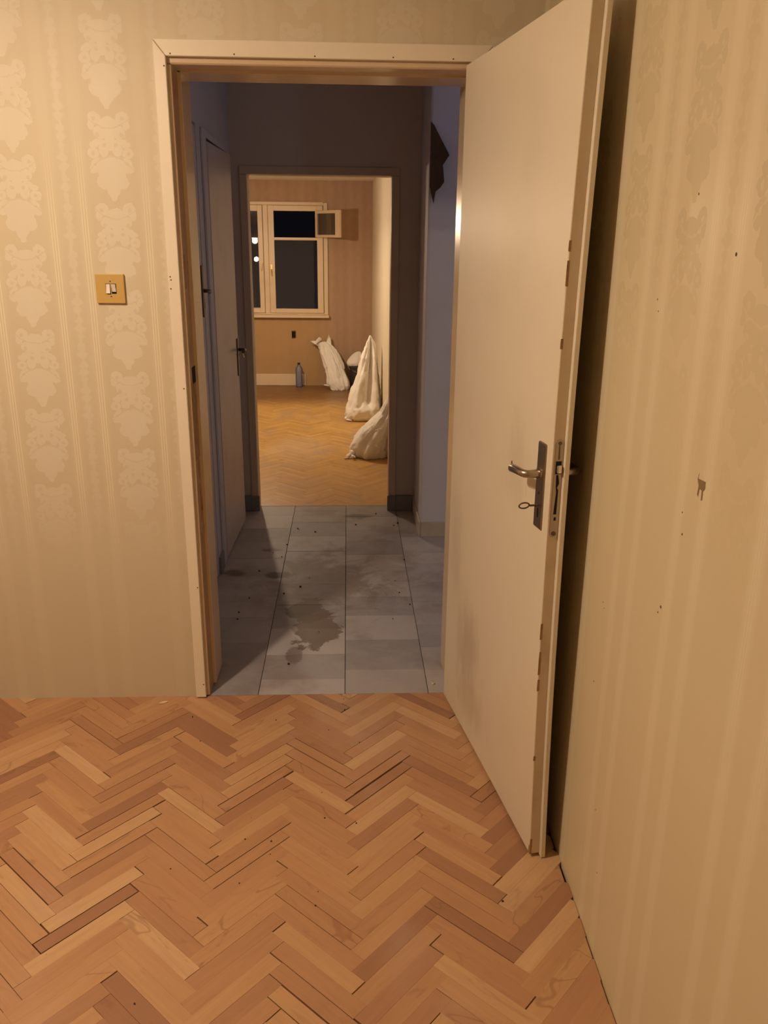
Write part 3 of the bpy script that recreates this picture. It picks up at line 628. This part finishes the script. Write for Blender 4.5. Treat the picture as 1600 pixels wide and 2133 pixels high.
k2.tube([(0.566 + 0.009 * math.sin(a), -0.030 + 0.004 * math.cos(a), 0.955 + 0.011 * math.cos(a)) for a in [2 * math.pi * k / 14 for k in range(15)]], 0.0026, 6, cap=False)
tag(k2.build('key', 'brass', d2, smooth=True), 'shiny brass key')
# door 3: closed door nearer on the same wall, with a tall plate and lever
d3 = struct(empty('door_3', (HX - 0.002, 0.385, 0), math.pi / 2), 'closed blue-grey door close behind the left jamb', 'door')
MB().box((0.0, 0.0, 0.010), (0.738, 0.035, 1.990)).build('leaf', 'hall_blue', d3, bevel=0.002)
hp3 = MB().box((0.690, -0.008, 1.225), (0.732, 0.0, 1.440)).build('handle_plate', 'metal_dark', d3, bevel=0.003)
MB().tube([(0.712, -0.006, 1.335), (0.712, -0.030, 1.335), (0.706, -0.036, 1.334), (0.675, -0.036, 1.332)], 0.008, 10).build('lever', 'metal', d3, smooth=True)
MB().box((0.708, -0.0085, 1.262), (0.716, -0.0075, 1.286)).build('keyhole', 'black', hp3)
# peeled paper hanging from the pier corner
fpv = [(0.397, 2.09), (0.413, 2.072), (0.447, 2.01), (0.480, 1.947), (0.484, 1.938), (0.457, 1.896), (0.461, 1.86), (0.465, 1.82), (0.448, 1.795), (0.427, 1.778), (0.418, 1.722), (0.398, 1.80), (0.397, 1.95)]
fo = MB()
for th_ in (0.0, 0.0012):
    for x, z in fpv: fo.v.append((x, 1.673 - th_ - 0.045 * ((x - 0.397) / 0.085) ** 2 - 0.006 * (x > 0.41), z))
n_ = len(fpv); fo.f = [tuple(range(n_)), tuple(reversed(range(n_, 2 * n_)))] + [(i, (i + 1) % n_, n_ + (i + 1) % n_, n_ + i) for i in range(n_)]
MAT['flap'] = plain('shaded_flap_paper', (0.10, 0.065, 0.045), 0.8)  # paper darkened: the flap's shadow is put into its colour
tag(fo.build('wallpaper_flap', 'flap'), 'dark torn flap of wallpaper peeling from the pier corner in the hall', 'wallpaper')

# ------------------------------------------------------------------ far window
win = struct(empty('window_1', (0, 6.70, 0)), 'wooden casement window of the far room with its small vent open', 'window')
def wbox(x0, x1, z0, z1, y0, y1, name, par=win, mat='window_paint', bev=0.003): return MB().box((x0, y0, z0), (x1, y1, z1)).build(name, mat, par, bevel=bev)
of = MB()
of.box((WX0, 0, WZ0 + 0.002), (-1.51, 0.07, WZ1)).box((-0.257, 0, WZ0 + 0.002), (WX1 + 0.012, 0.07, WZ1)).box((-1.51, 0, 1.902), (-0.257, 0.07, WZ1 + 0.006)).box((-1.51, 0, WZ0 + 0.002), (-0.257, 0.07, 0.795)).box((-0.896, -0.002, 0.795), (-0.842, 0.07, 1.902))
of.build('outer_frame', 'window_paint', win, bevel=0.004)
wbox(-1.62, -0.205, 0.748, 0.776, -0.045, 0.07, 'sill')
rs = MB()      # right sash
X0, X1, Z0, Z1 = -0.840, -0.262, 0.797, 1.900
rs.box((X0, -0.012, Z0), (-0.780, 0.03, Z1)).box((-0.325, -0.012, Z0), (X1, 0.03, Z1)).box((-0.780, -0.012, Z0), (-0.325, 0.03, 0.842)).box((-0.780, -0.012, 1.552), (-0.325, 0.03, 1.580)).box((-0.780, -0.012, 1.845), (-0.325, 0.03, Z1))
rs = rs.build('sash', 'window_paint', win, bevel=0.003)
MB().box((-0.781, 0.008, 0.841), (-0.324, 0.012, 1.553)).build('pane', 'glass', rs)
hd = MB().box((-0.826, -0.016, 1.19), (-0.808, -0.012, 1.30)).tube([(-0.817, -0.014, 1.255), (-0.817, -0.035, 1.255), (-0.815, -0.040, 1.235), (-0.812, -0.040, 1.185)], 0.006, 8)
hd.build('handle', 'brass', rs)
# vent sash, swung into the room past square
va = math.radians(180 + 128)
vr = empty('vent_sash', (-0.335, -0.012, 0), 0); vr.parent = win
vr.rotation_euler = (0, 0, math.atan2(-0.34, 0.265))
vs_ = MB(); VL, vz0, vz1 = 0.425, 1.583, 1.850
vs_.box((0.004, -0.014, vz0), (0.030, 0.014, vz1)).box((VL - 0.072, -0.014, vz0), (VL, 0.014, vz1)).box((0.03, -0.014, vz0), (VL - 0.072, 0.014, vz0 + 0.026)).box((0.03, -0.014, vz1 - 0.030), (VL - 0.072, 0.014, vz1))
vs_.build('vent_frame', 'window_paint', vr, bevel=0.002)
MB().box((0.029, -0.002, vz0 + 0.024), (VL - 0.070, 0.002, vz1 - 0.028)).build('pane', 'vent_glass', vr)
# left sash, turned slightly so its pane mirrors the far bulb
ls = empty('sash', (-0.899, -0.012, 0), math.radians(3.5)); ls.parent = win
lf = MB(); SL = 0.60
lf.box((-0.050, 0, Z0), (0, 0.04, Z1)).box((-SL, 0, Z0), (-SL + 0.06, 0.04, Z1)).box((-SL + 0.06, 0, Z0), (-0.05, 0.04, 0.853)).box((-SL + 0.06, 0, 1.842), (-0.05, 0.04, Z1))
lf.build('sash_frame', 'window_paint', ls, bevel=0.003)
pn = MB().box((-SL + 0.058, -0.002, -0.497), (-0.048, 0.002, 0.497)).build('pane', 'glass', ls)
pn.location = (0, 0.012, 1.347); pn.rotation_euler = (math.radians(-2.4), 0, 0)
MB().box((-0.034, -0.006, 1.19), (-0.018, 0.0, 1.30)).tube([(-0.026, -0.004, 1.24), (-0.026, -0.026, 1.24), (-0.022, -0.034, 1.26), (-0.010, -0.04, 1.32)], 0.006, 8).build('handle', 'window_paint', ls)

# far room fittings
bf = struct(empty('baseboard_far', (0, 0, 0)), 'pale skirting board under the far window', 'skirting')
MB().box((-2.6, 6.703, 0.002), (-0.475, 6.7195, 0.128)).build('board', 'window_paint', bf, bevel=0.003)
so = empty('socket_box', (-0.597, 6.72, 0.564)); tag(so, 'empty dark socket hole in the wall under the far window', 'socket')
MB().box((-0.022, -0.0035, -0.036), (0.022, 0.0, 0.036)).build('recess', 'black', so, bevel=0.001)
MAT['rim'] = plain('brown_socket_rim', (0.10, 0.055, 0.025), 0.6)
MB().box((-0.024, -0.008, 0.030), (0.024, 0.0, 0.040)).box((-0.024, -0.008, -0.040), (0.012, 0.0, -0.032)).box((0.016, -0.006, -0.032), (0.024, 0.0, 0.03)).build('rim', 'rim', so)
# seam of side-wall paper curling off
ws = MB(); NZ = 18
for k in range(NZ + 1):
    z = 0.12 + 1.9 * k / NZ; b_ = 0.026 * max(0, 1 - z / 1.1)
    for t in (0.0, 0.0012):
        for y, q in ((4.02 + 0.03 * max(0, 0.6 - z), 1.0), (3.96, 0.35), (3.86, 0.0)): ws.v.append((fwall(y) - 0.0008 - b_ * q - t * (0.4 + 0.6 * q), y, z))
for k in range(NZ):
    for t in (0, 3):
        for j in range(2): i = k * 6 + t + j; ws.f.append((i, i + 1, i + 7, i + 6))
    i = k * 6; ws.f += [(i, i + 3, i + 9, i + 6), (i + 2, i + 8, i + 11, i + 5)]
ws.build('loose_seam', 'far_cream', wfr, smooth=True)

# ------------------------------------------------------------------ sacks
def catmull(P, t):
    n = len(P) - 1; f = min(t * n, n - 1e-6); i = int(f); u = f - i
    p0, p1, p2, p3 = P[max(i - 1, 0)], P[i], P[i + 1], P[min(i + 2, n)]
    return [0.5 * (2 * b + (c - a) * u + (2 * a - 5 * b + 4 * c - d) * u * u + (3 * b - a - 3 * c + d) * u ** 3) for a, b, c, d in zip(p0, p1, p2, p3)]
def sack(name, rings, parent, seed, amp, folds=None, NR=70, NS=64, mat='sack', sq=2.4, floor_z=0.001, xmax=None, ymax=None):
    """rings: (x, y, z, half width, half depth, fold strength)"""
    b = MB(); off = Vector((seed * 3.1, seed * 1.7, seed * 0.3))
    for k in range(NR + 1):
        t = k / NR; x, y, z, rx, ry, fs = catmull(rings, t); rx, ry = max(rx, 0.002), max(ry, 0.002)
        for j in range(NS):
            a = 2 * math.pi * j / NS; c_, s_ = math.cos(a), math.sin(a)
            sx = math.copysign(abs(c_) ** (2 / sq), c_); sy = math.copysign(abs(s_) ** (2 / sq), s_)
            p = Vector((x + rx * sx, y + ry * sy, z)); q = Vector((c_ * 1.6, s_ * 1.6, z * 2.4)) + off
            d = mnoise.fractal(q * 1.3, 0.9, 2.0, 3) * amp
            d -= abs(mnoise.noise(Vector((c_ * 3.2, s_ * 3.2, z * 2.2)) + off * 2)) * amp * 1.5 * fs
            d -= abs(mnoise.noise(Vector((c_ * 7, s_ * 7, z * 7)) + off)) * amp * 0.55
            q2 = Vector((c_ * 2.3, s_ * 2.3, z * 6.0 + c_)) + off * 3; d -= amp * 0.55 * max(0.0, 1 - abs(mnoise.noise(q2)) * 7); d += amp * 0.35 * max(0.0, 1 - abs(mnoise.noise(q2 * 1.7 + off)) * 8)
            if folds: d += folds(t, a)
            m_ = min(1.0, min(rx, ry) / 0.05)
            p += Vector((c_, s_, 0.25 * mnoise.noise(q * 2.0))) * d * m_
            p.z = max(p.z, floor_z)
            if xmax: p.x = min(p.x, xmax)
            if ymax: p.y = min(p.y, ymax)
            b.v.append(tuple(p))
    for k in range(NR):
        for j in range(NS): b.f.append((k * NS + j, k * NS + (j + 1) % NS, (k + 1) * NS + (j + 1) % NS, (k + 1) * NS + j))
    b.f += [tuple(reversed(range(NS))), tuple(NR * NS + j for j in range(NS))]
    return b.build(name, mat, parent, smooth=True)
def tip(name, a, b, r0, r1, parent, seed):
    a, b = Vector(a), Vector(b); M = MB(); n = 7; pts, rr = [], []
    for k in range(n):
        t = k / (n - 1); p = a.lerp(b, t) + Vector((mnoise.noise(Vector((t * 4, seed, 0))), mnoise.noise(Vector((t * 4, seed, 5))), mnoise.noise(Vector((t * 4, seed, 9))))) * 0.006
        pts.append(p); rr.append(r0 + (r1 - r0) * t + 0.004 * math.sin(t * 9 + seed))
    return M.tube(pts, [max(r, 0.002) for r in rr], 10, flat=0.55).build(name, 'sack', parent, smooth=True)
G = 'white sacks in the far room'
s1 = empty('sack', (0.13, 4.86, 0)); tag(s1, 'tall white sack with a pointed top standing against the bright side wall', 'sack', G)
def R(o, rows): return [(x - o[0], y - o[1], z, a, b, c) for x, y, z, a, b, c in rows]
def fold1(t, a):
    w_ = math.exp(-((a - 4.95 - 0.30 * (t - 0.5)) / 0.24) ** 2) * max(0, min(1, (t - 0.30) / 0.10)) * max(0, min(1, (0.97 - t) / 0.1))
    w2 = math.exp(-((a - 4.45) / 0.18) ** 2) * max(0, min(1, (t - 0.25) / 0.2)) * max(0, min(1, (0.85 - t) / 0.2))
    return -0.085 * w_ - 0.022 * w2 + 0.016 * math.exp(-((a - 5.45) / 0.2) ** 2) * (0.3 < t < 0.9)
sack('body', R((0.13, 4.86), [(0.130, 4.86, 0.0, 0.09, 0.10, 0), (0.132, 4.86, 0.004, 0.138, 0.13, 0), (0.138, 4.86, 0.05, 0.164, 0.16, 0.2), (0.146, 4.87, 0.13, 0.160, 0.165, 0.4), (0.152, 4.88, 0.22, 0.147, 0.15, 0.6), (0.168, 4.885, 0.37, 0.117, 0.125, 0.9),
     (0.189, 4.89, 0.54, 0.077, 0.09, 1.0), (0.197, 4.90, 0.65, 0.045, 0.06, 1.0), (0.199, 4.90, 0.71, 0.024, 0.035, 0.6), (0.198, 4.90, 0.750, 0.005, 0.007, 0)]), s1, 1, 0.020, fold1, xmax=0.304 - 0.13)
tip('corner_tip', (-0.120, -0.06, 0.045), (-0.160, -0.08, 0.016), 0.028, 0.013, s1, 2)
tip('corner_tip', (-0.150, -0.07, 0.015), (-0.100, -0.13, 0.011), 0.013, 0.007, s1, 4)
s2 = empty('sack', (0.15, 3.50, 0)); tag(s2, 'slumped white sack half hidden behind the right side of the far doorway', 'sack', G)
def fold2(t, a): return -0.018 * math.exp(-((a - 4.0 - 0.8 * t) / 0.22) ** 2) * (0.05 < t < 0.75) + 0.010 * math.exp(-((a - 4.4 - 0.8 * t) / 0.15) ** 2) * (0.05 < t < 0.75)
sack('body', R((0.15, 3.50), [(0.175, 3.54, 0.0, 0.10, 0.14, 0), (0.172, 3.54, 0.004, 0.145, 0.18, 0), (0.172, 3.54, 0.05, 0.162, 0.20, 0.4), (0.188, 3.54, 0.12, 0.146, 0.20, 0.7), (0.222, 3.54, 0.20, 0.117, 0.19, 0.8), (0.262, 3.54, 0.27, 0.086, 0.17, 0.8),
     (0.290, 3.54, 0.33, 0.058, 0.15, 0.8), (0.310, 3.54, 0.40, 0.034, 0.12, 0.6), (0.322, 3.54, 0.46, 0.018, 0.08, 0.4), (0.328, 3.54, 0.50, 0.005, 0.03, 0)]), s2, 5, 0.021, fold2, xmax=0.336 - 0.15)
tip('corner_tip', (-0.115, -0.07, 0.045), (-0.158, -0.10, 0.012), 0.030, 0.014, s2, 7)
tip('corner_tip', (-0.145, -0.10, 0.012), (-0.185, -0.12, 0.006), 0.016, 0.004, s2, 8)
tip('corner_tip', (-0.125, -0.12, 0.030), (-0.098, -0.15, 0.022), 0.016, 0.008, s2, 3)
tip('seam_tail', (0.055, -0.150, 0.225), (0.098, -0.170, 0.245), 0.011, 0.003, s2, 9)
s3 = empty('sack', (-0.12, 6.50, 0)); tag(s3, 'white sack with twisted ears leaning on the window wall', 'sack', G)
sack('body', R((-0.12, 6.50), [(-0.085, 6.44, 0.0, 0.04, 0.05, 0), (-0.090, 6.44, 0.004, 0.085, 0.07, 0), (-0.110, 6.45, 0.06, 0.120, 0.09, 0.5), (-0.125, 6.48, 0.14, 0.112, 0.09, 0.8), (-0.160, 6.52, 0.24, 0.110, 0.09, 0.8), (-0.200, 6.57, 0.34, 0.108, 0.08, 0.9),
     (-0.238, 6.61, 0.42, 0.100, 0.06, 1.0), (-0.258, 6.635, 0.465, 0.080, 0.042, 1.0), (-0.262, 6.64, 0.485, 0.050, 0.02, 0.5), (-0.262, 6.64, 0.495, 0.02, 0.01, 0)]), s3, 11, 0.026, None, ymax=6.718 - 6.50)
def ear(pts, parent, name, y):
    M = MB(); n = len(pts)
    for t in (0, 1):
        for i, (x, z) in enumerate(pts): M.v.append((x, y + 0.018 * math.sin(i * 2.1) + t * 0.010, z))
    M.f = [tuple(range(n)), tuple(reversed(range(n, 2 * n)))] + [(i, (i + 1) % n, n + (i + 1) % n, n + i) for i in range(n)]
    return M.build(name, 'sack', parent, bevel=0.003, smooth=False)
ear([(-0.185, 0.43), (-0.300, 0.505), (-0.275, 0.515), (-0.235, 0.505), (-0.200, 0.545), (-0.180, 0.545), (-0.165, 0.525), (-0.178, 0.51), (-0.228, 0.47), (-0.150, 0.44)], s3, 'ear', 0.12)
ear([(-0.125, 0.465), (-0.108, 0.520), (-0.090, 0.575), (-0.073, 0.545), (-0.062, 0.50), (-0.060, 0.455)], s3, 'ear', 0.13)
tip('corner_tip', (-0.08, -0.06, 0.045), (-0.145, -0.05, 0.052), 0.026, 0.008, s3, 13)

bk = empty('bucket', (0.128, 6.55, 0)); tag(bk, 'dark grey bucket between two white sacks in the far corner', 'bucket')
MB().lathe([(0.085, 0.0), (0.092, 0.004), (0.108, 0.225), (0.115, 0.228), (0.117, 0.238), (0.115, 0.246), (0.108, 0.246), (0.105, 0.235), (0.09, 0.02)], 32).build('body', 'bucket', bk, smooth=False)
MB().tube([(0.116 * math.cos(a), 0.116 * math.sin(a) * 0.9, 0.232 - 0.05 * math.sin(a) ** 2) for a in [math.pi + math.pi * k / 12 for k in range(13)]], 0.003, 6).build('bail_handle', 'metal_dark', bk)
bn = empty('bundle', (0.085, 6.53, 0.247)); tag(bn, 'crumpled pale plastic bundle lying on top of the dark bucket', 'bundle')
sack('plastic', [(0, 0, 0.0, 0.03, 0.03, 0), (-0.005, 0, 0.003, 0.07, 0.06, 0), (-0.005, 0.0, 0.035, 0.088, 0.075, 0.6), (0.005, 0.01, 0.075, 0.082, 0.07, 0.8), (0.02, 0.02, 0.115, 0.062, 0.055, 0.8), (0.03, 0.03, 0.145, 0.03, 0.03, 0.5), (0.035, 0.03, 0.155, 0.006, 0.006, 0)], bn, 21, 0.016, None, 36, 40)

bt = empty('water_bottle', (-0.543, 6.62, 0)); tag(bt, 'blue plastic water bottle with a dark cap standing by the window wall', 'bottle')
pr = [(0.030, 0.0), (0.037, 0.004), (0.0395, 0.015)]
for k in range(9): pr += [(0.0395, 0.022 + k * 0.016), (0.0372, 0.030 + k * 0.016)]
pr += [(0.0395, 0.170), (0.0390, 0.190), (0.0340, 0.212), (0.0230, 0.232), (0.0145, 0.242), (0.0135, 0.252)]
MB().lathe(pr, 28).build('body', 'pet', bt, smooth=True)
MB().lathe([(0.0145, 0.247), (0.0150, 0.249), (0.0150, 0.266), (0.0140, 0.268)], 20).build('cap', 'cap', bt)

# ------------------------------------------------------------------ litter
nt_ = empty('door_stop', (0.308, 0.062, 0.0)); tag(nt_, 'small pale round peg lying on the hall tile beside the door hinge', 'peg')
MB().lathe([(0.004, 0.0), (0.0055, 0.002), (0.0055, 0.007), (0.004, 0.009)], 14).build('head', 'chip', nt_); MB().lathe([(0.0025, 0.0088), (0.0025, 0.0096), (0.0015, 0.0098)], 10).build('core', 'nail', nt_)
tag(MB().prism([(-0.664, -0.052), (-0.640, -0.046), (-0.634, -0.038), (-0.650, -0.041)], 2, 0.0006, 0.005).build('wood_chip', 'chip', bevel=0.001), 'pale sliver of wood on the parquet below the wallpapered wall', 'wood chip')
cr = MB()
for i in range(24):
    x, y = random.uniform(-0.9, 0.5), -1.45 + 1.44 * random.random() ** 0.7; r = random.uniform(0.0010, 0.0026)
    if x > 0.3 and y > -0.9: x -= 0.4
    cr.prism([(x + r * math.cos(a) * random.uniform(.6, 1.3), y + r * math.sin(a) * random.uniform(.6, 1.3)) for a in (0, 1.2, 2.5, 3.8, 5.1)], 2, 0.0004, 0.0004 + r)
for i in range(24):
    x, y = random.uniform(-0.5, 0.3), random.uniform(0.1, 2.1); r = random.uniform(0.002, 0.005)
    cr.prism([(x + r * math.cos(a) * random.uniform(.6, 1.3), y + r * math.sin(a) * random.uniform(.6, 1.3)) for a in (0, 1.2, 2.5, 3.8, 5.1)], 2, -0.0003, 0.0004 + r)
tag(cr.build('crumbs', 'dirt'), 'scattered dark crumbs of dirt on the parquet and tiles', 'dirt', kind='stuff')
# marks on the right wall: torn patch and nail holes
MAT['tear'] = plain('torn_paper_brown', (0.22, 0.14, 0.07), 0.8)
tw = MB().prism([(-1.382, 1.190), (-1.386, 1.200), (-1.384, 1.191), (-1.412, 1.193), (-1.413, 1.182), (-1.407, 1.176), (-1.408, 1.162), (-1.403, 1.160), (-1.402, 1.176), (-1.394, 1.177), (-1.391, 1.163), (-1.387, 1.166), (-1.389, 1.180)], 0, 0.5545, 0.5549)
tw.build('torn_patch', 'tear', wr)
nh = MB()
for px, py, rr in ((-1.411, 1.531, .003), (-1.34, 1.12, .0015), (-1.12, 1.45, .0018), (-1.13, 1.43, .0015), (-1.35, 1.085, .0022), (-1.30, 0.93, .003), (-1.29, 0.915, .0018), (-0.99, 0.80, .0016), (-1.0, 0.79, .0014), (-0.98, 0.60, .002), (-1.08, 0.33, .0015), (-1.13, 0.20, .0015), (-1.25, 1.62, .002)):
    nh.tube([(0.5546, py * 0 + px, py), (0.5552, px, py)], rr, 8)
tag(nh.build('nail_hole', 'nail', wr), kind='stuff')

# ------------------------------------------------------------------ lamps
def pendant(L, zc, bulb_w, down_w, colr, label, dz=0.0995, R_=0.068):
    """bulb with an added capped disc that throws extra light down"""
    r = empty('pendant_lamp', (L.x, L.y, L.z)); tag(r, label, 'lamp')
    bm = bmesh.new(); bmesh.ops.create_icosphere(bm, subdivisions=3, radius=0.034); me = bpy.data.meshes.new('bulb'); bm.to_mesh(me); bm.free()
    me.materials.append(m_emit('bulb_glow', colr, bulb_w / (4 * math.pi ** 2 * 0.034 ** 2)))
    for p in me.polygons: p.use_smooth = True
    o = bpy.data.objects.new('bulb', me); C.objects.link(o); o.parent = r
    MB().lathe([(0.010, 0.033), (0.014, 0.036), (0.018, 0.05), (0.018, 0.10)], 16).build('socket', 'cap', r)
    if down_w:
        MB().lathe([(R_ + 0.002, dz + 0.0005), (R_ + 0.004, dz + 0.006), (0.045, 0.13), (0.015, 0.14)], 28).build('shade', 'cord', r)  # cap added above the disc so it shines only downwards
        d = MB(); n = 28; d.v = [(R_ * math.cos(2 * math.pi * k / n), R_ * math.sin(2 * math.pi * k / n), dz) for k in range(n)] + [(0.02 * math.cos(2 * math.pi * k / n), 0.02 * math.sin(2 * math.pi * k / n), dz) for k in range(n)]
        d.f = [(k, (k + 1) % n, n + (k + 1) % n, n + k) for k in range(n)]
        d.build('fill_disc', m_emit('fill_glow', colr, down_w / (math.pi * math.pi * (R_ ** 2 - 0.0004))), r)  # glowing disc added to brighten the floor and lower walls
    MB().tube([(0, 0, 0.10), (0, 0, zc - L.z - 0.02)], 0.003, 8).build('cord', 'cord', r)
    MB().lathe([(0.04, zc - L.z - 0.03), (0.045, zc - L.z - 0.025), (0.045, zc - L.z - 0.001)], 20).build('ceiling_rose', 'cord', r)
    return r
pendant(LAMP_FRONT, 2.6, FRONT_BULB, FRONT_DOWN, FRONT_COL, 'bulb with an added glowing disc hanging from the ceiling of the near room')
pendant(LAMP_FAR, 2.15, FAR_BULB, FAR_DOWN, FAR_COL, 'bulb with an added glowing disc hanging in the far room, mirrored in the window', 0.030, 0.036)
pendant(LAMP_HALL, 2.6, HALL_BULB, 0, HALL_COL, 'dim cool bulb hanging round the corner of the hall')
# outside
struct(MB().box((-30, 7.5, -3.2), (20, 60, -3.1)).build('ground', 'facade'), 'dark yard outside the far window', 'ground')
sl = empty('street_lamp', (-4.46, 40, -3.1)); tag(sl, 'small bright street lamp far outside the left window pane', 'street lamp')
MB().tube([(0, 0, 0), (0, 0, 3.68)], 0.05, 8).build('pole', 'facade', sl)
bm = bmesh.new(); bmesh.ops.create_icosphere(bm, subdivisions=2, radius=0.11); me = bpy.data.meshes.new('globe'); bm.to_mesh(me); bm.free(); me.materials.append(m_emit('street_globe', (1, 0.9, 0.75), 30))
o = bpy.data.objects.new('globe', me); C.objects.link(o); o.parent = sl; o.location = (0, 0, 3.79)
